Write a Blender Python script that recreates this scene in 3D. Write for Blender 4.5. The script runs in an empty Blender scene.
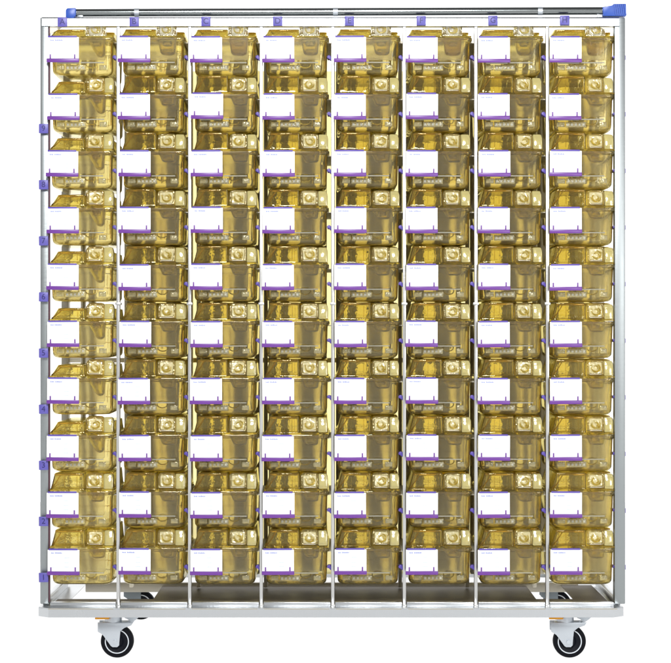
import bpy, bmesh, math, random
from mathutils import Vector, Matrix
random.seed(7)
S = bpy.context.scene
COL = S.collection
R = math.radians
K = 0.003                      # metres per photograph pixel on the front plane of the rack
ZC = 0.9855                    # height of the camera
DCAM = 6.5


def X(px): return (px - 335.5) * K


def Z(py): return ZC + (331.5 - py) * K


# ------------------------------------------------------------------ materials
def new_mat(name):
    m = bpy.data.materials.new(name)
    m.use_nodes = True
    nt = m.node_tree
    for n in list(nt.nodes):
        nt.nodes.remove(n)
    out = nt.nodes.new('ShaderNodeOutputMaterial')
    return m, nt, out


def principled(name, color, rough=.5, metal=0., spec=.5, bump=None, var=0., wear=None, coat=0.):
    m, nt, out = new_mat(name)
    p = nt.nodes.new('ShaderNodeBsdfPrincipled')
    nt.links.new(p.outputs[0], out.inputs[0])
    p.inputs['Base Color'].default_value = (*color, 1)
    p.inputs['Roughness'].default_value = rough
    p.inputs['Metallic'].default_value = metal
    p.inputs['Specular IOR Level'].default_value = spec
    p.inputs['Coat Weight'].default_value = coat
    tc = nt.nodes.new('ShaderNodeTexCoord')
    if var:
        nz = nt.nodes.new('ShaderNodeTexNoise')
        nz.inputs['Scale'].default_value = 6
        nz.inputs['Detail'].default_value = 6
        nt.links.new(tc.outputs['Object'], nz.inputs['Vector'])
        mp = nt.nodes.new('ShaderNodeMapRange')
        mp.inputs['To Min'].default_value = max(0.02, rough - var)
        mp.inputs['To Max'].default_value = rough + var
        nt.links.new(nz.outputs[0], mp.inputs['Value'])
        nt.links.new(mp.outputs[0], p.inputs['Roughness'])
    if bump:
        sc, strength = bump
        mpg = nt.nodes.new('ShaderNodeMapping')
        mpg.inputs['Scale'].default_value = sc
        nz = nt.nodes.new('ShaderNodeTexNoise')
        nz.inputs['Scale'].default_value = 1
        nz.inputs['Detail'].default_value = 4
        b = nt.nodes.new('ShaderNodeBump')
        b.inputs['Strength'].default_value = strength
        b.inputs['Distance'].default_value = 0.002
        nt.links.new(tc.outputs['Object'], mpg.inputs['Vector'])
        nt.links.new(mpg.outputs[0], nz.inputs['Vector'])
        nt.links.new(nz.outputs[0], b.inputs['Height'])
        nt.links.new(b.outputs[0], p.inputs['Normal'])
    return m


def plastic(name, color, rough, ior=1.5, rnd=.06, bump=.12, bscale=28, milk=0., milkcol=(.9, .88, .8)):
    """see-through moulded plastic: clear glass-like shell with its own tint and a faintly wavy surface"""
    m, nt, out = new_mat(name)
    g = nt.nodes.new('ShaderNodeBsdfGlass')
    g.inputs['Roughness'].default_value = rough
    g.inputs['IOR'].default_value = ior
    oi = nt.nodes.new('ShaderNodeObjectInfo')
    hsv = nt.nodes.new('ShaderNodeHueSaturation')
    hsv.inputs['Color'].default_value = (*color, 1)
    mp = nt.nodes.new('ShaderNodeMapRange')
    mp.inputs['To Min'].default_value = 1 - rnd
    mp.inputs['To Max'].default_value = 1 + rnd
    nt.links.new(oi.outputs['Random'], mp.inputs['Value'])
    nt.links.new(mp.outputs[0], hsv.inputs['Saturation'])
    nt.links.new(hsv.outputs[0], g.inputs['Color'])
    tc = nt.nodes.new('ShaderNodeTexCoord')
    nz = nt.nodes.new('ShaderNodeTexNoise')
    nz.inputs['Scale'].default_value = bscale
    nz.inputs['Detail'].default_value = 3
    b = nt.nodes.new('ShaderNodeBump')
    b.inputs['Strength'].default_value = bump
    b.inputs['Distance'].default_value = 0.004
    nt.links.new(tc.outputs['Object'], nz.inputs['Vector'])
    nt.links.new(nz.outputs[0], b.inputs['Height'])
    nt.links.new(b.outputs[0], g.inputs['Normal'])
    if milk:
        df = nt.nodes.new('ShaderNodeBsdfDiffuse')
        df.inputs['Color'].default_value = (*milkcol, 1)
        tl = nt.nodes.new('ShaderNodeBsdfTranslucent')
        tl.inputs['Color'].default_value = (*milkcol, 1)
        m1 = nt.nodes.new('ShaderNodeMixShader')
        m1.inputs[0].default_value = .35
        nt.links.new(df.outputs[0], m1.inputs[1])
        nt.links.new(tl.outputs[0], m1.inputs[2])
        m2 = nt.nodes.new('ShaderNodeMixShader')
        m2.inputs[0].default_value = milk
        nt.links.new(g.outputs[0], m2.inputs[1])
        nt.links.new(m1.outputs[0], m2.inputs[2])
        nt.links.new(m2.outputs[0], out.inputs[0])
    else:
        nt.links.new(g.outputs[0], out.inputs[0])
    return m


def moulded(name, color, trans):
    m = principled(name, color, .07, 0., .6, bump=((110, 110, 110), .35), coat=1.)
    p = next(n for n in m.node_tree.nodes if n.type == 'BSDF_PRINCIPLED')
    p.inputs['Transmission Weight'].default_value = trans
    p.inputs['Coat Roughness'].default_value = .03
    return m


STEEL = principled('brushed_steel', (.60, .60, .585), .34, 1., bump=((3, 3, 220), .10), var=.07)
STEEL_P = principled('satin_steel_post', (.335, .36, .365), .40, 1., bump=((3, 3, 220), .10), var=.07)
STEEL_R = principled('beige_steel', (.42, .39, .32), .45, .5, bump=((3, 3, 90), .08), var=.1)  # beige-grey steel for the rear posts, rear beam and base strips
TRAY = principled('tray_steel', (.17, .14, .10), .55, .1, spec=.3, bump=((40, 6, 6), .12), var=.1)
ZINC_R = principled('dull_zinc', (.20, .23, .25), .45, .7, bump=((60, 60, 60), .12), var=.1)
STEEL_H = principled('brushed_steel_rail', (.585, .605, .62), .30, 1., bump=((220, 3, 3), .10), var=.07)
STEEL_D = principled('duct_steel', (.74, .69, .56), .5, .15, bump=((3, 3, 90), .08), var=.1)
STEEL_T = principled('tube_steel', (.27, .29, .29), .20, 1., bump=((4, 150, 150), .1), var=.05)
ZINC = principled('zinc_plate', (.55, .59, .63), .38, .7, bump=((60, 60, 60), .12), var=.1)
AMBER = plastic('amber_plastic', (.945, .90, .69), .025, milk=.07, milkcol=(.86, .76, .46))
AMBER_L = plastic('amber_lid_plastic', (.945, .89, .57), .02, bump=.4, bscale=34, milk=.07, milkcol=(.82, .66, .28))
AMBER_D = plastic('amber_pocket_plastic', (.94, .90, .45), .05)
AMBER_R = plastic('amber_sheet_plastic', (.945, .885, .60), .10)
AMBER_B = plastic('brown_amber_plastic', (.90, .77, .42), .05, bump=.5, bscale=30, milk=.10, milkcol=(.60, .42, .14))
ORANGE_L = plastic('orange_glow_plastic', (.99, .91, .22), .05, milk=.20, milkcol=(1., .72, .02))  # orange stands for light glowing through the well from behind
CLEAR = plastic('clear_plastic', (.985, .93, .66), .015, bump=.7, bscale=75, milk=.10, milkcol=(.95, .88, .55))
BRIGHT = moulded('pale_gold_glare', (.97, .88, .50), .45)
BRIGHT_W = moulded('pale_clear_glare', (.95, .93, .80), .55)
GLARE = principled('white_glare_band', (.93, .91, .80), .25)  # painted glare for the lower edge of the bottles
CLEAR_W = plastic('colourless_plastic', (.985, .975, .90), .015, bump=.7, bscale=75, milk=.06, milkcol=(.9, .9, .85))
CREAM = moulded('cream_amber_plastic', (.92, .82, .36), .55)
FROST = plastic('frosted_plastic', (.96, .95, .90), .16, ior=1.3, milk=.05, milkcol=(.5, .47, .38))
PALE = plastic('pale_ribbed_plastic', (.97, .955, .80), .05, bump=1., bscale=70, milk=.26, milkcol=(.86, .83, .62))
MILKY = plastic('milky_highlight_plastic', (.97, .95, .85), .08, milk=.62, milkcol=(.88, .86, .74))
CARD = principled('white_card', (.86, .86, .86), .55)
INK = principled('pale_ink', (.25, .30, .62), .6)
INK_L = principled('faint_ink', (.58, .65, .84), .6)
PURPLE = principled('purple_plastic', (.145, .038, .28), .35, bump=((80, 80, 80), .05))
VIOLET = principled('violet_blue_plastic', (.095, .060, .36), .4)
TAGM = principled('tag_plastic', (.108, .094, .385), .4, bump=((90, 90, 90), .05))
TAGI = principled('tag_ink', (.02, .016, .13), .5)
BLUE = principled('blue_plastic', (.026, .085, .41), .35)
RUBBER = principled('black_rubber', (.003, .0035, .006), .6, spec=.12, bump=((90, 90, 90), .15))
HUB = principled('black_hub_plastic', (.004, .005, .009), .45, spec=.15)
RING = principled('pale_ring', (.62, .66, .70), .35)
YELLOW = principled('orange_yellow_plastic', (.80, .34, .01), .4)
EDGE = principled('maroon_edge_plastic', (.10, .03, .05), .5)


# ------------------------------------------------------------------ mesh helpers
def rring(w, d, r, z, cx=0., cy=0., n=4):
    """rounded rectangle in plan, w along x and d along y"""
    r = min(r, w / 2 - 1e-4, d / 2 - 1e-4)
    pts = []
    for k, (sx, sy) in enumerate(((1, 1), (-1, 1), (-1, -1), (1, -1))):
        ox, oy = cx + sx * (w / 2 - r), cy + sy * (d / 2 - r)
        for i in range(n + 1):
            a = math.pi / 2 * (k + i / n)
            pts.append((ox + r * math.cos(a), oy + r * math.sin(a), z))
    return pts


def loft(bm, rings, cap0=True, cap1=True, closed=False, mat=0):
    vs = [[bm.verts.new(p) for p in ring] for ring in rings]
    n = len(vs[0])
    fs = []
    pairs = list(zip(vs, vs[1:]))
    if closed:
        pairs.append((vs[-1], vs[0]))
    for a, b in pairs:
        for i in range(n):
            j = (i + 1) % n
            fs.append(bm.faces.new((a[i], a[j], b[j], b[i])))
    if cap0 and not closed:
        fs.append(bm.faces.new(tuple(reversed(vs[0]))))
    if cap1 and not closed:
        fs.append(bm.faces.new(tuple(vs[-1])))
    for f in fs:
        f.material_index = mat
    return fs


def box(bm, x0, x1, y0, y1, z0, z1, mat=0, bev=0.):
    vs = [bm.verts.new((x, y, z)) for x in (x0, x1) for y in (y0, y1) for z in (z0, z1)]
    idx = ((0, 1, 3, 2), (4, 6, 7, 5), (0, 4, 5, 1), (2, 3, 7, 6), (0, 2, 6, 4), (1, 5, 7, 3))
    fs = [bm.faces.new([vs[i] for i in f]) for f in idx]
    for f in fs:
        f.material_index = mat
    if bev:
        es = list({e for f in fs for e in f.edges})
        bmesh.ops.bevel(bm, geom=es, offset=bev, segments=2, affect='EDGES', profile=.5, clamp_overlap=True)
    return fs


def prism(bm, poly, axis, a0, a1, mat=0, bev=0.):
    """extrude a polygon given in the plane perpendicular to axis"""
    def P(u, v, t):
        return {'x': (t, u, v), 'y': (u, t, v), 'z': (u, v, t)}[axis]
    A = [bm.verts.new(P(u, v, a0)) for u, v in poly]
    B = [bm.verts.new(P(u, v, a1)) for u, v in poly]
    n = len(poly)
    fs = [bm.faces.new((A[i], A[(i + 1) % n], B[(i + 1) % n], B[i])) for i in range(n)]
    fs.append(bm.faces.new(tuple(reversed(A))))
    fs.append(bm.faces.new(tuple(B)))
    for f in fs:
        f.material_index = mat
    if bev:
        es = list({e for f in fs for e in f.edges})
        bmesh.ops.bevel(bm, geom=es, offset=bev, segments=2, affect='EDGES', profile=.5, clamp_overlap=True)
    return fs


def lathe_y(bm, prof, cx, cz, n=40, mat=0):
    """profile of (radius, y) turned about an axis along y"""
    rings = [[(cx + r * math.cos(2 * math.pi * i / n), y, cz + r * math.sin(2 * math.pi * i / n)) for i in range(n)]
             for r, y in prof]
    return loft(bm, rings, closed=True, mat=mat)


def cyl(bm, p0, p1, r, n=20, mat=0, caps=True):
    p0, p1 = Vector(p0), Vector(p1)
    d = (p1 - p0).normalized()
    u = d.orthogonal().normalized()
    v = d.cross(u)
    rings = [[p + r * (math.cos(2 * math.pi * i / n) * u + math.sin(2 * math.pi * i / n) * v) for i in range(n)] for p in (p0, p1)]
    return loft(bm, rings, caps, caps, mat=mat)


def obj(name, bm, mats, parent=None, smooth=None, loc=None):
    bmesh.ops.recalc_face_normals(bm, faces=bm.faces)
    me = bpy.data.meshes.new(name)
    bm.to_mesh(me)
    bm.free()
    for m in (mats if isinstance(mats, (list, tuple)) else [mats]):
        me.materials.append(m)
    if smooth is not None:
        me.shade_smooth()
        me.set_sharp_from_angle(angle=R(smooth))
    o = bpy.data.objects.new(name, me)
    COL.objects.link(o)
    if parent:
        o.parent = parent
    if loc:
        o.location = loc
    return o


def empty(name, loc, label, cat, group=None):
    o = bpy.data.objects.new(name, None)
    COL.objects.link(o)
    o.empty_display_size = .05
    o.location = loc
    o['label'] = label
    o['category'] = cat
    if group:
        o['group'] = group
    return o


def copy_part(src, parent, loc=None):
    c = src.copy()
    COL.objects.link(c)
    c.parent = parent
    if loc is not None:
        c.location = loc
    return c


# ------------------------------------------------------------------ layout of the rack
P0, PITCH, NC = 46.4, 71.6, 8            # left edge of the first bay, bay width (photo px)
ROW0, ROWP, NR = 37.0, 56.75, 10         # lid line of the top row, row pitch (photo px)
TUB_H = 0.112
posts = [P0 + PITCH * i for i in range(NC + 1)]
lines = [ROW0 + ROWP * r for r in range(NR)]
YB = 0.42                                # front of the rear uprights

rack = empty('cage_rack', (0, 0, 0),
             'tall stainless steel rack on four black castors holding eight columns of amber cages', 'cage rack')

# side posts (front and rear)
for (a, b) in ((40.2, 48.4), (614.6, 625.2)):
    bm = bmesh.new()
    box(bm, X(a), X(b), 0, .04, Z(604), Z(17.5), bev=.0025)
    obj('corner_post', bm, STEEL_P, rack, 40)
    bm = bmesh.new()
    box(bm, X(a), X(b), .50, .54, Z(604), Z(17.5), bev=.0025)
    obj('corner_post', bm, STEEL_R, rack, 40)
# maroon edging along the inside of the left post
bm = bmesh.new()
box(bm, X(48.4) + .0003, X(49.5), .006, .02, Z(602), Z(27))
obj('edge_strip', bm, EDGE, rack)

# dividers between the columns
for p in posts[1:-1]:
    bm = bmesh.new()
    box(bm, X(p) - .0047, X(p) + .0047, 0, .028, Z(604.5), Z(25), bev=.0007)
    # collar at the mid joint
    box(bm, X(p) - .0085, X(p) + .0085, -.003, .030, Z(305), Z(302.6), bev=.0008)
    box(bm, X(p) - .006, X(p) + .006, -.001, .031, Z(607), Z(604.6), bev=.0008)
    obj('divider', bm, STEEL, rack, 40)
    bm = bmesh.new()
    box(bm, X(p) - .006, X(p) + .006, YB, YB + .028, Z(604), Z(22), bev=.0018)
    obj('rear_upright', bm, STEEL_D, rack, 40)

# runners the cages hang on
for r, ln in enumerate(lines):
    zt = Z(ln) - .0125
    for i, p in enumerate(posts):
        bm = bmesh.new()
        l = .025 if i > 0 else -.009
        rr = .013 if i < NC else -.015
        box(bm, X(p) - l, X(p) + rr, .03, YB - .002, zt - .0022, zt)
        obj('runner', bm, STEEL_D, rack)

# purple catches beside each cage
clip0 = None
for r, ln in enumerate(lines):
    for i in range(NC):
        px = posts[i] + 64.4
        o_loc = (X(px), .010, Z(ln + 19.5))
        if clip0 is None:
            bm = bmesh.new()
            prism(bm, [(.004, .002), (.009, .006), (.014, .005), (.017, -.002), (.019, -.010), (.014, -.010), (.011, -.004), (.005, -.004)],
                  'y', 0, .02, bev=.001)
            box(bm, .006, .0335, .0200, .0285 + .012, -.0055, .0035, bev=.0008)
            clip0 = obj('cage_catch', bm, VIOLET, rack, 40, o_loc)
        else:
            copy_part(clip0, rack, o_loc)
# matching tabs that show outside the right post
tab0 = None
for r, ln in enumerate(lines):
    loc = (X(625.2), .012, Z(ln + 20))
    if tab0 is None:
        bm = bmesh.new()
        box(bm, .0004, .003, 0, .012, -.007, .007, bev=.0008)
        tab0 = obj('end_tab', bm, VIOLET, rack, 40, loc)
    else:
        copy_part(tab0, rack, loc)

# rear air ducts
for i in range(NC):
    spans = [(17.5, 22), (26, 33), (64, 71.8)] if i == 0 else [(.6 if i == 1 else 3.2, 11.5), (15.5, 24.8), (37, 52.5), (59.5, 65)]
    for a, b in spans:
        bm = bmesh.new()
        x0, x1 = X(posts[i] + a), X(posts[i] + b)
        box(bm, x0, x1, YB + .002, YB + .05, Z(590), Z(36), bev=.004)
        # pressed seam down the duct face
        xm = x0 + (x1 - x0) * .42
        box(bm, xm - .0035, xm + .0035, YB - .0025, YB + .0015, Z(588), Z(38), bev=.001)
        obj('air_duct', bm, STEEL_D, rack, 40)

# tinted sheet added behind columns B to H, standing in for back-row cages
bm = bmesh.new()
box(bm, X(posts[1] - 7), X(613.5), .482, .485, Z(592), Z(52))
obj('back_cage_sheet', bm, AMBER_R, rack)

# rear cross braces
for py, th in ((360, 5), (28, 5)):
    bm = bmesh.new()
    box(bm, X(48.6), X(614.4), .505, .525, Z(py + th), Z(py), bev=.001)
    obj('cross_brace', bm, STEEL_D, rack, 40)

# top panel
bm = bmesh.new()
prism(bm, [(-.006, Z(26.2)), (-.006, Z(18.6)), (-.002, Z(17.2)), (.045, Z(17.2)), (.045, Z(18)), (.0, Z(18)), (.0, Z(25.5)), (.03, Z(25.5)), (.03, Z(26.2))],
      'x', X(42), X(619), bev=0)
obj('top_panel', bm, STEEL_H, rack, 30)
for (a, s) in ((49.8, 1), (613, -1)):
    bm = bmesh.new()
    prism(bm, [(X(a), Z(26.6)), (X(a), Z(33)), (X(a + s * 2), Z(33)), (X(a + s * 13), Z(26.6))], 'y', .004, .008)
    obj('corner_gusset', bm, STEEL_D, rack)

# top rail with blue end caps
bm = bmesh.new()
A, B = Vector((X(74), .012, Z(12.2))), Vector((X(606), .012, Z(10.2)))
cyl(bm, A, B, .0118, 24)
for px in (136.5, 335.5, 540.5):
    t = (px - 74) / (606 - 74)
    c = A.lerp(B, t)
    d = (B - A).normalized()
    cyl(bm, c - d * .007, c + d * .007, .0128, 24, mat=1)
rail = obj('top_rail', bm, [STEEL_T, ZINC], rack, 40)
bm = bmesh.new()
prism(bm, [(X(66), Z(18.4)), (X(66), Z(10.2)), (X(67.5), Z(8.4)), (X(76), Z(8.2)), (X(76), Z(15.5)), (X(73.6), Z(18.4))], 'y', -.008, .034, bev=.002)
obj('end_cap', bm, BLUE, rail, 40)
bm = bmesh.new()
prism(bm, [(X(603), Z(16.2)), (X(602.3), Z(7.2)), (X(612), Z(6.4)), (X(613), Z(4.2)), (X(625.8), Z(4)), (X(626), Z(16.2))], 'y', -.008, .036, bev=.002)
for k in range(6):
    x = 613.5 + k * 2.0
    prism(bm, [(X(x), Z(5)), (X(x + 1.1), Z(5)), (X(x + 2.5), Z(15.4)), (X(x + 1.4), Z(15.4))], 'y', -.0112, -.0075)
obj('end_cap', bm, BLUE, rail, 40)
for px in (80, 600):
    bm = bmesh.new()
    box(bm, X(px) - .008, X(px) + .008, .004, .02, Z(17.0), Z(14), bev=.001)
    obj('rail_bracket', bm, ZINC, rack, 40)


# number and letter tags
def lettering(ch, size):
    cu = bpy.data.curves.new('lettering', 'FONT')
    cu.body = ch
    cu.size = size
    cu.align_x = 'CENTER'
    cu.align_y = 'CENTER'
    cu.extrude = .0004
    tmp = bpy.data.objects.new('lettering', cu)
    me = bpy.data.meshes.new_from_object(tmp)
    bpy.data.objects.remove(tmp)
    bpy.data.curves.remove(cu)
    me.transform(Matrix.Rotation(R(90), 4, 'X'))
    me.materials.append(TAGI)
    o = bpy.data.objects.new('lettering', me)
    COL.objects.link(o)
    return o


def tag(ch, px, py, wpx=9.4, name='column_tag'):
    bm = bmesh.new()
    h = wpx * K / 2
    prism(bm, [(-h, -h), (h, -h), (h, h), (-h, h)], 'y', -.004, .003, bev=.0016)
    t = obj(name, bm, TAGM, rack, 40, (X(px), -.0125, Z(py)))
    t.rotation_euler.y = R(random.uniform(-1.2, 1.2))
    l = lettering(ch, .024)
    l.parent = t
    l.location = (0, -.0044, 0)


for i, ch in enumerate('ABCDEFGH'):
    tag(ch, posts[i] + 16.6, 22.6 - i * .25)
for k in range(1, 10):
    tag(str(k), 44.2, 577 - (k - 1) * 56.0, name='row_tag')

# base frame: folded steel with cut-off corners
def ring_prism(bm, outer, inner, z0, z1):
    A = [bm.verts.new((x, y, z0)) for x, y in outer]
    B = [bm.verts.new((x, y, z1)) for x, y in outer]
    C = [bm.verts.new((x, y, z1)) for x, y in inner]
    D = [bm.verts.new((x, y, z0)) for x, y in inner]
    n = len(outer)
    for i in range(n):
        j = (i + 1) % n
        bm.faces.new((A[i], A[j], B[j], B[i]))
        bm.faces.new((B[i], B[j], C[j], C[i]))
        bm.faces.new((C[i], C[j], D[j], D[i]))
        bm.faces.new((D[i], D[j], A[j], A[i]))


def octo(x0, x1, y0, y1, c):
    return [(x0 + c, y0), (x1 - c, y0), (x1, y0 + c), (x1, y1 - c), (x1 - c, y1), (x0 + c, y1), (x0, y1 - c), (x0, y0 + c)]


BX0, BX1, BY0, BY1 = X(38.6), X(623.4), -.035, 1.02
bm = bmesh.new()
ring_prism(bm, octo(BX0, BX1, BY0, BY1, .034), octo(BX0 + .004, BX1 - .004, BY0 + .004, BY1 - .004, .033), Z(616.0), Z(607.6))
ring_prism(bm, octo(BX0 + .0005, BX1 - .0005, BY0 + .0005, BY1 - .0005, .034), octo(BX0 + .075, BX1 - .075, BY0 + .075, BY1 - .075, .02), Z(607.6) + .0004, Z(606.9))
obj('base_frame', bm, STEEL_H, rack, 30)
# lower beams above the base
bm = bmesh.new()
for a, b in zip(posts, posts[1:]):
    xa = X(a) + .007 if a != posts[0] else X(50)
    xb = X(b) - .007 if b != posts[-1] else X(614)
    box(bm, xa, xb, .002, .024, Z(607), Z(602.5), bev=.001)
obj('front_beam', bm, STEEL_H, rack, 40)
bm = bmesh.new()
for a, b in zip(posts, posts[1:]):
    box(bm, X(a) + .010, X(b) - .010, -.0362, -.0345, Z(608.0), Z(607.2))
obj('gap_strip', bm, STEEL_R, rack)  # dark strips drawn for the thin gap between base and front beam
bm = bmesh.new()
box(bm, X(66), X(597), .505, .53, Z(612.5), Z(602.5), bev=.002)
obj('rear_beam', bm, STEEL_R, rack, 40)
for (a, b) in ((41, 47.6), (615.4, 622)):
    bm = bmesh.new()
    box(bm, X(a), X(b), .041, .499, Z(607), Z(598.5), bev=.002)
    obj('side_beam', bm, STEEL_H, rack, 40)
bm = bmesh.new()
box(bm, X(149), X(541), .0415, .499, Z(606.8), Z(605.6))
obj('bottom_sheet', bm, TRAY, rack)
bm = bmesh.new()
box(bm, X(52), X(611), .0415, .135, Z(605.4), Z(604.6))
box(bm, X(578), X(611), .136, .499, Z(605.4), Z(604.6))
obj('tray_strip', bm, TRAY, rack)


# castors
def castor(px, y, flip):
    wx, wz, wr = X(px), .0495, .0495
    s = flip
    zt = Z(616.0) - .0003
    bm = bmesh.new()
    # swivel plate and head
    box(bm, wx - s * .03 - .042, wx - s * .03 + .042, y - .036, y + .036, zt - .005, zt, bev=.001)
    # two fork cheeks
    for yy in (y - .026, y + .022):
        poly = [(-.057, .060), (.050, .060), (.044, .051), (.022, .044), (.010, .034), (.008, -.010), (.002, -.016), (-.012, -.016), (-.018, -.012), (-.040, .022), (-.057, .032)]
        if y > .5:
            poly = [(min(u, .002), v) for u, v in poly[:1]] + [(.002, .060), (.002, -.016)] + poly[7:]
        poly = [(wx + u, wz + v * .98) for u, v in poly]
        prism(bm, poly, 'y', yy, yy + .004, bev=.0012)
    box(bm, wx - .045, wx + .030, y - .0205, y + .0205, wz + .0535, wz + .0585, bev=.001)
    cyl(bm, (wx - .005, y - .030, wz), (wx - .005, y + .030, wz), .006, 12)
    cyl(bm, (wx - .012, y, wz + .058), (wx - .012, y, zt - .004), .026, 24)
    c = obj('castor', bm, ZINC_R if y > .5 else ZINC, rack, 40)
    wx -= .0
    bm = bmesh.new()
    hw = .016
    lathe_y(bm, [(wr, y - hw + .006), (wr - .002, y - hw + .002), (wr - .007, y - hw), (.0365, y - hw), (.0365, y + hw), (wr - .007, y + hw), (wr - .002, y + hw - .002), (wr, y + hw - .006)], wx, wz, 56)
    obj('tyre', bm, RUBBER, c, 40)
    bm = bmesh.new()
    lathe_y(bm, [(.0363, y - hw - .0012), (.0335, y - hw - .0012), (.0335, y + hw + .0012), (.0363, y + hw + .0012)], wx, wz, 56)
    obj('rim', bm, RING, c, 40)
    bm = bmesh.new()
    lathe_y(bm, [(.0333, y - hw + .002), (.020, y - hw + .005), (.014, y - hw - .002), (.007, y - hw - .002), (.007, y + hw + .002), (.014, y + hw + .002), (.020, y + hw - .005), (.0333, y + hw - .002)], wx, wz, 40)
    obj('hub', bm, HUB, c, 40)
    bm = bmesh.new()
    if y > .5:
        return
    box(bm, wx - .064, wx - .022, y - .037, y - .022, zt - .0125, zt - .0053, bev=.001)
    obj('swivel_ring', bm, YELLOW, c, 40)
    bm = bmesh.new()
    prism(bm, [(wx + .020, zt - .006), (wx + .070, zt - .0055), (wx + .058, zt - .016), (wx + .044, zt - .026), (wx + .034, zt - .028), (wx + .040, zt - .018), (wx + .022, zt - .011)], 'y', y - .012, y + .012, bev=.002)
    obj('brake_pedal', bm, ZINC, c, 40)


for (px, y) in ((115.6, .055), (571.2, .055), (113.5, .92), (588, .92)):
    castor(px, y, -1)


# ------------------------------------------------------------------ one cage of each kind
TW, TD, CY = .188, .345, .0
TY = TD / 2                             # tub centre in depth


def tub_bm():
    bm = bmesh.new()
    t = .0024
    H = TUB_H
    def sec(w, d, z, r, off=0): return rring(w - 2 * off, d - 2 * off, max(r - off, .003), z, 0, TY)
    rings = [sec(TW + .008, TD, H - .001, .014), sec(TW + .010, TD + .002, H - .0025, .015), sec(TW + .010, TD + .002, H - .009, .015),
             sec(TW + .008, TD, H - .0105, .014), sec(TW + .001, TD - .008, H - .0125, .019), sec(TW - .002, TD - .012, H - .018, .02)]
    prof = []
    for k in range(6):
        a = math.pi / 2 * k / 5
        prof.append((.015 * (1 - math.cos(a)), .015 * (1 - math.sin(a))))      # inset, height
    w1, d1 = TW - .006, TD - .018
    for ins, h in prof:
        rings.append(sec(w1 - 2 * ins, d1 - 2 * ins, h, .024))
    inner = []
    for ins, h in reversed(prof):
        inner.append(sec(w1 - 2 * ins, d1 - 2 * ins, h * .9 + t, .024, t))
    inner += [sec(TW - .002, TD - .012, H - .018, .02, t), sec(TW + .001, TD - .008, H - .010, .019, t), sec(TW + .002, TD - .008, H - .001, .019, t)]
    allr = rings + inner
    vs = [[bm.verts.new(p) for p in ring] for ring in allr]
    n = len(vs[0])
    m = len(rings)
    for q in range(len(vs)):
        if q == m - 1:
            continue
        a, b = vs[q], vs[(q + 1) % len(vs)]
        for i in range(n):
            j = (i + 1) % n
            bm.faces.new((a[i], a[j], b[j], b[i]))
    bm.faces.new(tuple(reversed(vs[m - 1])))
    bm.faces.new(tuple(vs[m]))
    # embossed oval on the front
    for rad in (1.0,):
        c = Vector((-.002 + .03, -.0005 + .0092, .031))
        N = 28
        prof = [(0.0, .0), (.0016, -.0024), (.0034, 0.0)]
        rg = [[(c.x + (.0135 + o) * math.cos(2 * math.pi * i / N), c.y + yy, c.z + (.0085 + o) * math.sin(2 * math.pi * i / N)) for i in range(N)] for o, yy in prof]
        loft(bm, rg, closed=True)
    # moulded ledge along the lower front and two upright ribs in the rear wall
    box(bm, -.074, -.010, .0030, .0095, .0330, .0372, mat=1)
    box(bm, -.004, .066, .0036, .0095, .0345, .0380, mat=1)  # milky colour stands for the white highlight along the ledge
    box(bm, -.076, -.052, .0046, .0095, .0135, .0285, mat=2, bev=.001)
    box(bm, -.049, .012, .0042, .0095, .0120, .0290, mat=2, bev=.001)
    box(bm, .052, .074, .0046, .0095, .0135, .0285, mat=2, bev=.001)  # pale panels lighten the lower tub and carry its white highlights
    for k in range(5):
        box(bm, -.045 + k * .0115, -.039 + k * .0115, .0030, .0060, .0170, .0235, mat=1)  # milky blocks stand for the broken highlights on the ledge
    for xs in (-1, 1):
        rg = []
        for z in (.018, .045, .070, H - .016):
            w_ = (TW - .006 + .005 * z / H) / 2
            rg.append([(xs * (w_ - .0052) + .0016 * math.cos(a_), .0105 - .0040 * z / H + .0016 * math.sin(a_), z) for a_ in [2 * math.pi * j / 8 for j in range(8)]])
        loft(bm, rg, mat=3)
    box(bm, -.088, .088, -.0008, .0015, H - .0075, H - .0045, mat=3, bev=.0006)
    for xs, za, zb_ in ((.066, .050, .088), (-.004, .046, .094), (.012, .030, .094)):
        box(bm, xs - .0011, xs + .0011, TD - .012, TD - .0085, za, zb_, mat=3)
    box(bm, -.080, .080, TD - .013, TD - .0085, .0455, .0480, mat=3)
    for xr in (-.05, .0, .048):
        box(bm, xr - .003, xr + .003, TD - .0095, TD - .006, .026, .096, bev=.001)
    return bm


HX0, HX1, HY0, HY1 = .017, .065, .012, .058       # hole in the lid for the bottle


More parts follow.
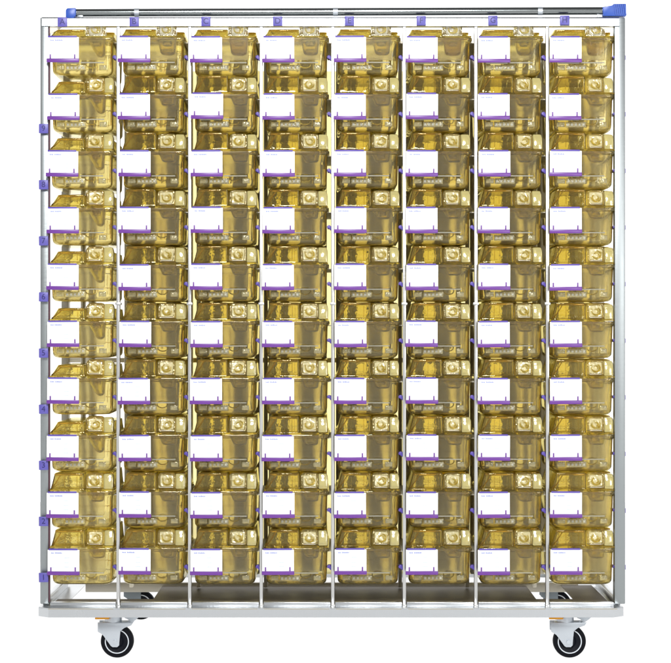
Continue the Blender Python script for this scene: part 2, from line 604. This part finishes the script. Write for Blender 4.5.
def lid_bm(top, sl, fsl):
    """lid plate with its bottle well and the raised dome behind it"""
    bm = bmesh.new()
    H = TUB_H
    z0, z1 = H + .0004, H + .0042
    xs = [-.096, -.088, HX0, HX1, .088, .096]
    ys = [.002, HY0, HY1, .068, TD - .012, TD - .001]
    def hole(i, j):
        if i == 2 and j == 1:
            return True
        return j == 3 and 1 <= i <= 3
    vb, vt = {}, {}
    for i, x in enumerate(xs):
        for j, y in enumerate(ys):
            vb[i, j] = bm.verts.new((x, y, z0))
            vt[i, j] = bm.verts.new((x, y, z1))
    def solid(i, j): return 0 <= i < len(xs) - 1 and 0 <= j < len(ys) - 1 and not hole(i, j)
    for i in range(len(xs) - 1):
        for j in range(len(ys) - 1):
            if not solid(i, j):
                continue
            bm.faces.new((vt[i, j], vt[i + 1, j], vt[i + 1, j + 1], vt[i, j + 1]))
            bm.faces.new((vb[i, j], vb[i, j + 1], vb[i + 1, j + 1], vb[i + 1, j]))
            for (di, dj, a, b) in ((-1, 0, (i, j), (i, j + 1)), (1, 0, (i + 1, j + 1), (i + 1, j)), (0, -1, (i + 1, j), (i, j)), (0, 1, (i, j + 1), (i + 1, j + 1))):
                if not solid(i + di, j + dj):
                    bm.faces.new((vb[a], vt[a], vt[b], vb[b]))
    # raised cover: an L in plan that leaves the front right corner free for the bottle
    t = .0022
    zb, zt = z1 + .0003, z1 + top
    def sec(k, off):
        l, r = -.0925 + sl * k + off, .0935 - .003 * k - off
        f, fn, b = .006 + fsl * k + off, .066 + .006 * k + off, TD - .010 - .014 * k - off
        xn = .0105 - .002 * k - off
        P = [(l, f), (xn, f), (xn, fn), (r, fn), (r, b), (l, b)]
        pts = []
        for i in range(6):
            c = Vector((*P[i], 0))
            pa, pb = Vector((*P[i - 1], 0)), Vector((*P[(i + 1) % 6], 0))
            q = .004 if i in (1, 2) else .010
            a0, b0 = c + (pa - c).normalized() * q, c + (pb - c).normalized() * q
            for j in range(5):
                u = j / 4
                pts.append(tuple(a0 * (1 - u) ** 2 + c * 2 * u * (1 - u) + b0 * u * u))
        return pts
    def at(ring, z): return [(x, y, z) for x, y, _ in ring]
    ov = [at(sec(-.04, -.001), zb), at(sec(0, 0), zb + .003)]
    ks = [.35, .7, .86, .95]
    for k in ks:
        ov.append(at(sec(k, 0), zb + (zt - zb) * k))
    ov.append(at(sec(1, .0025), zt - .0006))
    ov.append(at(sec(1, .006), zt))
    iv = [at(sec(1, .007), zt - t), at(sec(1, .004), zt - t - .0006)]
    for k in reversed(ks):
        iv.append(at(sec(k, t), zb + (zt - zb) * k - t * .8))
    iv += [at(sec(0, t), zb + .002), at(sec(0, t), zb)]
    vs = [[bm.verts.new(p) for p in ring] for ring in ov + iv]
    n, m = len(vs[0]), len(ov)
    for q in range(len(vs)):
        if q == m - 1:
            continue
        a, b = vs[q], vs[(q + 1) % len(vs)]
        for i in range(n):
            j = (i + 1) % n
            bm.faces.new((a[i], a[j], b[j], b[i]))
    bm.faces.new(tuple(vs[m - 1]))
    bm.faces.new(tuple(reversed(vs[m])))
    H_ = zt - zb
    def front(z): return .006 + fsl * (z - zb) / H_      # depth of the sloping front at height z
    # brown-amber lip along the front crest, and the one over the bottle bay
    box(bm, -.092 + sl, .006, front(zt) - .004, front(zt) + .004, zt - .0085, zt - .0020, mat=1, bev=.0015)
    box(bm, .010, .0915, .066, .0705, zt - .0085, zt - .0020, mat=1, bev=.0015)
    if top > .03:
        # slanting brace at the left, upright ribs, short rail at the foot
        yb = front(zb) - .001
        rg = []
        for u in (0, .25, .5, .75, 1):
            z = zb + .004 + (H_ - .014) * u
            cx_, cy_ = -.089 + .026 * u ** .8, front(z) - .0016
            rg.append([(cx_ + .0022 * math.cos(a_), cy_ + .0012 * math.sin(a_) * 1.0, z + .0016 * math.cos(a_ + 1.2)) for a_ in [2 * math.pi * j / 8 for j in range(8)]])
        loft(bm, rg, mat=1)
        for x, w_ in ((-.050, .0016), (-.034, .0010), (-.012, .0018), (-.004, .0009)):
            z_a, z_b = zb + .006, zt - .011
            p = [(x - w_, front(z_a) - .0014, z_a), (x + w_, front(z_a) - .0014, z_a), (x + w_, front(z_b) - .0014, z_b), (x - w_, front(z_b) - .0014, z_b)]
            q = [(a0, b0 + .0024, c0) for a0, b0, c0 in p]
            loft(bm, [p, q])
        for x in (.020, .075):
            box(bm, x - .0016, x + .0016, .0645, .068, zb + .004, zt - .011)
    return bm


def pocket_bm(slant, dep=.033):
    """bottle well: straight on the right, slanting in on the left, hanging into the tub"""
    bm = bmesh.new()
    t = .002
    zt = TUB_H - .0005
    def sec(k, off):
        l = HX0 - .004 + slant * k + off
        r = HX1 + .004 - .004 * k - off
        f, b = HY0 - .002 + .004 * k + off, HY1 + .003 - .010 * k - off
        return rring(r - l, b - f, .008, 0, (l + r) / 2, (f + b) / 2)
    def at(k, off, z): return [(x, y, z) for x, y, _ in sec(k, off)]
    ov = [at(0, 0, zt)] + [at(k, 0, zt - dep * k) for k in (.3, .6, .85)] + [at(.93, .003, zt - dep * .95), at(1, .009, zt - dep)]
    iv = [at(1, .010, zt - dep + t), at(.9, .005, zt - dep * .95 + t)] + [at(k, t, zt - dep * k) for k in (.85, .6, .3)] + [at(0, t, zt)]
    vs = [[bm.verts.new(p) for p in ring] for ring in ov + iv]
    n, m = len(vs[0]), len(ov)
    for q in range(len(vs)):
        if q == m - 1:
            continue
        a, b = vs[q], vs[(q + 1) % len(vs)]
        for i in range(n):
            j = (i + 1) % n
            bm.faces.new((a[i], a[j], b[j], b[i]))
    bm.faces.new(tuple(reversed(vs[m - 1])))
    bm.faces.new(tuple(vs[m]))
    return bm


def holder_bm():
    """purple card rail: lower channel with two prongs and a thin upper edge"""
    bm = bmesh.new()
    x0, x1 = -.1008, -.0048
    zt = TUB_H - .001
    box(bm, x0 - .001, x1 + .0005, -.0245, -.0195, zt - .0780, zt - .0668, bev=.0012)
    for x in (x0 + .0105, x1 - .0125):
        box(bm, x - .0019, x + .0019, -.0247, -.0226, zt - .067, zt - .0545, bev=.0006)
    return bm


def top_edge_bm():
    bm = bmesh.new()
    zt = TUB_H - .001
    box(bm, -.097, -.011, -.0235, -.0195, zt - .0035, zt + .0012, bev=.0008)
    for x in (-.085, -.025):                      # arms back to the tub rim
        box(bm, x - .003, x + .003, -.0194, -.0005, zt - .003, zt - .0005)
    return bm


def card_bm(seed):
    rnd = random.Random(seed)
    bm = bmesh.new()
    x0, x1 = -.1003, -.0053
    zt = TUB_H - .0035
    yf = -.0215
    box(bm, x0, x1, yf, yf + .001, zt - .068, zt)
    def stroke(xa, xb, z, h, mat):
        y = yf - .0003
        vs = [bm.verts.new(p) for p in ((xa, y, z), (xb, y, z), (xb, y, z + h), (xa, y, z + h))]
        bm.faces.new(vs).material_index = mat
    # small heading: a run of letter-sized marks
    x = x0 + .010
    for k in range(13):
        w = rnd.uniform(.0014, .0026)
        if k != 4:
            stroke(x, x + w, zt - .0115, rnd.uniform(.0030, .0042), 1)
        x += w + .0007
    for zz in (.0265, .0415, .0535):
        stroke(x0 + .006, x0 + .036, zt - zz, .0008, 2)
        stroke(x0 + .044, x1 - .006, zt - zz, .0008, 2)
        xx = x0 + .050
        for k in range(7):
            w = rnd.uniform(.001, .002)
            stroke(xx, xx + w, zt - zz + .0018, .0026, 2)
            xx += w + .0006
    return bm


def plate_bm():
    """frosted front plate carrying the card rail, reaching past the card to the right"""
    bm = bmesh.new()
    zt = TUB_H - .003
    rings = []
    def rr(x0, x1, z0, z1, r, y):
        return [(x, y, z) for x, z, _ in rring(x1 - x0, z1 - z0, r, 0, (x0 + x1) / 2, (z0 + z1) / 2)]
    a = (-.094, .0725, zt - .068, zt)
    loft(bm, [rr(*a, .005, -.009), rr(*a, .006, -.0115), rr(a[0] + .001, a[1] - .001, a[2] + .001, a[3] - .001, .005, -.0125)])
    for x in (-.07, .06):
        box(bm, x - .004, x + .004, -.0088, -.0015, zt - .006, zt - .002)
    return bm


def clip_bm():
    bm = bmesh.new()
    z = TUB_H + .0046
    prism(bm, [(.0660, z), (.0945, z), (.0950, z + .034), (.091, z + .046), (.0660, z + .046)], 'y', .010, .050, bev=.004)
    box(bm, .0695, .0905, .0075, .0105, z + .008, z + .034, bev=.0014)
    for v in bm.verts:
        v.co.y += .20 * (v.co.z - z) * (1 if v.co.y < .03 else .3)
    return bm


def bottle_bm(h, ang):
    bm = bmesh.new()
    cx, cy = (HX0 + HX1) / 2 - .001, (HY0 + HY1) / 2
    z = TUB_H + .0047
    w, d = .061, .052
    rings = []
    # neck down in the well
    for (ww, zz) in ((.020, -.034), (.026, -.033), (.026, -.018), (.034, -.010), (.040, -.002)):
        rings.append(rring(ww, ww * .9, ww * .45, z + zz * .8, cx + .002, cy))
    rings.append(rring(w - .004, d - .004, .012, z + .0002, cx, cy))
    rings.append(rring(w, d, .013, z + .004, cx, cy))
    rings.append(rring(w, d, .013, z + h * .62, cx, cy))
    for k in range(1, 5):
        a = math.pi / 2 * k / 4
        ins = .015 * (1 - math.cos(a))
        rings.append(rring(w - 2 * ins, d - 2 * ins, .013, z + h * .62 + h * .38 * math.sin(a), cx, cy))
    rings.append(rring(w - .040, d - .036, .006, z + h, cx, cy))
    rings.append(rring(w - .044, d - .040, .004, z + h - .006, cx, cy))
    loft(bm, rings)
    lean = .235
    zl = z + .004
    N = 24
    yc, zc = cy - d / 2, z + h * .50
    for rad, a0, a1, th in ((.0125, ang, ang + 250, .0030), (.0062, ang + 120, ang + 330, .0026)):
        rg = []
        for i in range(19):
            a_ = R(a0 + (a1 - a0) * i / 18)
            q_ = th * (.45 + .55 * math.sin(math.pi * i / 18))
            ca, sa = math.cos(a_), math.sin(a_) * .9
            rg.append([(cx + .001 + (rad + q_ * math.cos(t_)) * ca, yc - .0040 + q_ * .8 * math.sin(t_), zc + (rad + q_ * math.cos(t_)) * sa) for t_ in [2 * math.pi * j / 8 for j in range(8)]])
        loft(bm, rg, mat=2)  # amber arcs stand for the swirl refracted in the bottle end
    rb = random.Random(int(ang))
    wv = [(rb.uniform(120, 420), rb.uniform(120, 420), rb.uniform(0, 6.3), rb.uniform(.0003, .0008)) for _ in range(7)]
    NX, NZ, q_ = 22, 18, .0200
    gv = [[None] * (NZ + 1) for _ in range(NX + 1)]
    for i in range(NX + 1):
        for j in range(NZ + 1):
            u, v = i / NX * 2 - 1, j / NZ * 2 - 1
            e = max(abs(u), abs(v))
            x, z_ = u * q_, v * q_ * .86
            if e > .8:                                    # round the corners off
                k_ = 1 - .12 * max(0, abs(u) + abs(v) - 1.55)
                x, z_ = x * k_, z_ * k_
            y = -.0022 + sum(a_ * math.sin(kx * x + kz * z_ + ph) for kx, kz, ph, a_ in wv) - .0016 * math.cos(min(1, math.hypot(u, v)) * 4.2)
            if e > .99:
                y = .0006
            gv[i][j] = bm.verts.new((cx + x, yc + y, zc + z_))
    for i in range(NX):
        for j in range(NZ):
            bm.faces.new((gv[i][j], gv[i + 1][j], gv[i + 1][j + 1], gv[i][j + 1])).material_index = 1  # pale face puts the bright glare of the bottle end into its colour
    # raised frame round the boss
    q = .0215
    fr = [[(cx + x, yc + yy, zc + zz) for x, zz, _ in rring(2 * (q + o), 2 * (q * .82 + o), .006, 0)] for o, yy in ((0, .0006), (.0006, -.0028), (.0026, -.0028), (.0034, .0006))]
    loft(bm, fr, closed=True)
    box(bm, cx - .019, cx + .019, yc - .0034, yc + .0004, z + .0040, z + .0072, mat=3, bev=.0012)  # white band painted in as glare along the bottle's lower edge
    for v in bm.verts:
        if v.co.z > zl:
            f = max(0., min(1., (cy + .01 - v.co.y) / (.01 + d / 2)))
            v.co.y += lean * (v.co.z - zl) * f
    return bm


def proto(bm, name, mats, smooth=35):
    o = obj(name, bm, mats, None, smooth)
    me = o.data
    bpy.data.objects.remove(o)
    return me


ME = dict(tub=proto(tub_bm(), 'tub', [AMBER, MILKY, PALE, AMBER_B]), lid_high=proto(lid_bm(.0505, .013, -.0055), 'lid', [AMBER_L, AMBER_B]), lid_mid=proto(lid_bm(.034, .022, -.0035), 'lid', [AMBER_L, AMBER_B]),
          lid_low=proto(lid_bm(.021, .010, .005), 'lid', [AMBER_L, AMBER_B]),
          pocket=proto(pocket_bm(.014), 'bottle_well', AMBER_D), pocket_slant=proto(pocket_bm(.032, .056), 'bottle_well', AMBER_D), pocket_deep=proto(pocket_bm(.010, .050), 'bottle_well', AMBER_D),
          pocket_glow=proto(pocket_bm(.006, .050), 'bottle_well', ORANGE_L),
          holder=proto(holder_bm(), 'card_holder', PURPLE), edge=proto(top_edge_bm(), 'holder_edge', VIOLET),
          plate=proto(plate_bm(), 'front_plate', FROST), clip=proto(clip_bm(), 'lid_clip', CREAM),
          bottle_low=proto(bottle_bm(.040, 160), 'water_bottle', [CLEAR_W, BRIGHT_W, CLEAR, MILKY]))
BOTTLES = [proto(bottle_bm(.049, an), 'water_bottle', [CLEAR, BRIGHT, AMBER_L, GLARE]) for an in (150, 175, 200, 120)]
CARDS = [proto(card_bm(k), 'card', [CARD, INK, INK_L], None) for k in range(4)]


def inst(name, me, parent):
    o = bpy.data.objects.new(name, me)
    COL.objects.link(o)
    o.parent = parent
    return o


for r, ln in enumerate(lines):
    for c in range(NC):
        L = 'ABCDEFGH'[c]
        n = NR - r
        low = r == 0 or (c == 0 and r < 8)
        if n < 10:
            lab = f'amber plastic cage in column {L}, level with row tag {n}'
            labb = f'clear water bottle in the cage lid at column {L}, row tag {n}'
        else:
            lab = f'amber plastic cage in the untagged top row directly under column tag {L}'
            labb = f'clear water bottle in the top row cage lid under column tag {L}'
        loc = Vector((X(posts[c] + 35.0) + random.uniform(-.0012, .0012), random.uniform(-.006, .004), Z(ln) - TUB_H + random.uniform(-.0004, .0006)))
        cage = empty('rodent_cage', loc, lab, 'cage', 'amber cages in the rack')
        cage.rotation_euler.z = R(random.uniform(-.5, .5))
        inst('tub', ME['tub'], cage)
        lid = inst('lid', ME['lid_low' if r == 0 else 'lid_mid' if low else 'lid_high'], cage)
        pk = 'pocket_glow' if (r == 0 and c in (2, 5, 7)) else ('pocket_slant' if c == 0 and r < 8 else 'pocket_deep' if r == 0 else 'pocket')
        inst('bottle_well', ME[pk], lid)
        if not (r == 0):
            inst('lid_clip', ME['clip'], lid)
        inst('front_plate', ME['plate'], cage)
        h = inst('card_holder', ME['holder'], cage)
        inst('holder_edge', ME['edge'], h)
        cd = inst('card', CARDS[(r * 3 + c * 5) % 4], h)
        h.location = (random.uniform(-.001, .001), 0, random.uniform(-.001, .001))
        h.rotation_euler.y = R(random.uniform(-.35, .35))
        b = inst('water_bottle', ME['bottle_low'] if r == 0 else BOTTLES[(r * 2 + c * 3 + (r * c) % 3) % 4], None)
        b.location = loc
        b.rotation_euler.z = cage.rotation_euler.z
        b['label'] = labb
        b['category'] = 'water bottle'
        b['group'] = 'water bottles in the cage lids'

# ------------------------------------------------------------------ added floor sheet, light, camera
m, nt, out = new_mat('translucent_white_floor')
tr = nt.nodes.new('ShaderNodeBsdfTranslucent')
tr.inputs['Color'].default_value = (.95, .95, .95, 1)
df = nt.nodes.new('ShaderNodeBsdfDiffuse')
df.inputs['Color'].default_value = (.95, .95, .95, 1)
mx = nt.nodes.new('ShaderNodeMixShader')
mx.inputs[0].default_value = .06  # mostly translucent, so light from below hides the rack's shadow
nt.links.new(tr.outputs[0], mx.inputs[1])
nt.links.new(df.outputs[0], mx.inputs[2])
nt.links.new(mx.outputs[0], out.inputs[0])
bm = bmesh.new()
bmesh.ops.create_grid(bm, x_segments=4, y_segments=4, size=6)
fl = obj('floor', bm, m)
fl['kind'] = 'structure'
fl['label'] = 'added white floor sheet under the rack, lit through from below'

W = bpy.data.worlds.new('World')
S.world = W
W.use_nodes = True
nt = W.node_tree
bg = nt.nodes['Background']
tc = nt.nodes.new('ShaderNodeTexCoord')
sp = nt.nodes.new('ShaderNodeSeparateXYZ')
nt.links.new(tc.outputs['Generated'], sp.inputs[0])
mr = nt.nodes.new('ShaderNodeMapRange')        # world white behind and beside the rack, dimmed behind the camera for contrast
mr.interpolation_type = 'SMOOTHSTEP'
mr.inputs['From Min'].default_value = -.75
mr.inputs['From Max'].default_value = .1
mr.inputs['To Min'].default_value = .38
mr.inputs['To Max'].default_value = 1.45
nt.links.new(sp.outputs['Y'], mr.inputs['Value'])
mz = nt.nodes.new('ShaderNodeMapRange')        # world dimmed overhead like a dark ceiling, adding contrast to the metal
mz.interpolation_type = 'SMOOTHSTEP'
mz.inputs['From Min'].default_value = .45
mz.inputs['From Max'].default_value = .8
mz.inputs['To Min'].default_value = 1
mz.inputs['To Max'].default_value = .2
nt.links.new(sp.outputs['Z'], mz.inputs['Value'])
mm = nt.nodes.new('ShaderNodeMath')
mm.operation = 'MULTIPLY'
nt.links.new(mr.outputs[0], mm.inputs[0])
nt.links.new(mz.outputs[0], mm.inputs[1])
nt.links.new(mm.outputs[0], bg.inputs['Strength'])
bg.inputs['Color'].default_value = (1, 1, 1, 1)


def area(name, loc, target, sx, sy, power, color=(1, 1, 1)):
    l = bpy.data.lights.new(name, 'AREA')
    l.shape = 'RECTANGLE'
    l.size, l.size_y = sx, sy
    l.energy = power
    l.color = color
    o = bpy.data.objects.new(name, l)
    COL.objects.link(o)
    o.location = loc
    o.rotation_euler = (Vector(target) - Vector(loc)).to_track_quat('-Z', 'Y').to_euler()
    return o


area('key_softbox', (-.15, -4.7, 3.45), (0, 0, 1.1), 1.1, 1.3, 215)
area('fill_softbox', (2.3, -4.2, 1.5), (0, 0, 1.0), .9, 1.8, 50)

cam = bpy.data.cameras.new('camera')
co = bpy.data.objects.new('camera', cam)
COL.objects.link(co)
co.location = (0, -DCAM, ZC)
co.rotation_euler = (R(90), 0, 0)
cam.sensor_width = 36
cam.lens = 36 * DCAM / (671 * K)
cam.clip_end = 100
S.camera = co

S.render.engine = 'CYCLES'
S.render.resolution_x, S.render.resolution_y = 1024, 1012
S.cycles.max_bounces = 32
S.cycles.transmission_bounces = 32
S.cycles.glossy_bounces = 12
S.cycles.diffuse_bounces = 4
S.cycles.transparent_max_bounces = 16
S.cycles.caustics_reflective = True
S.cycles.caustics_refractive = True
S.cycles.sample_clamp_indirect = 6
S.cycles.use_denoising = True
S.cycles.use_adaptive_sampling = True
S.cycles.adaptive_threshold = .02
S.view_settings.view_transform = 'Standard'
S.view_settings.look = 'None'
S.view_settings.exposure = 0
S.view_settings.gamma = 1
S.view_settings.use_curve_mapping = False
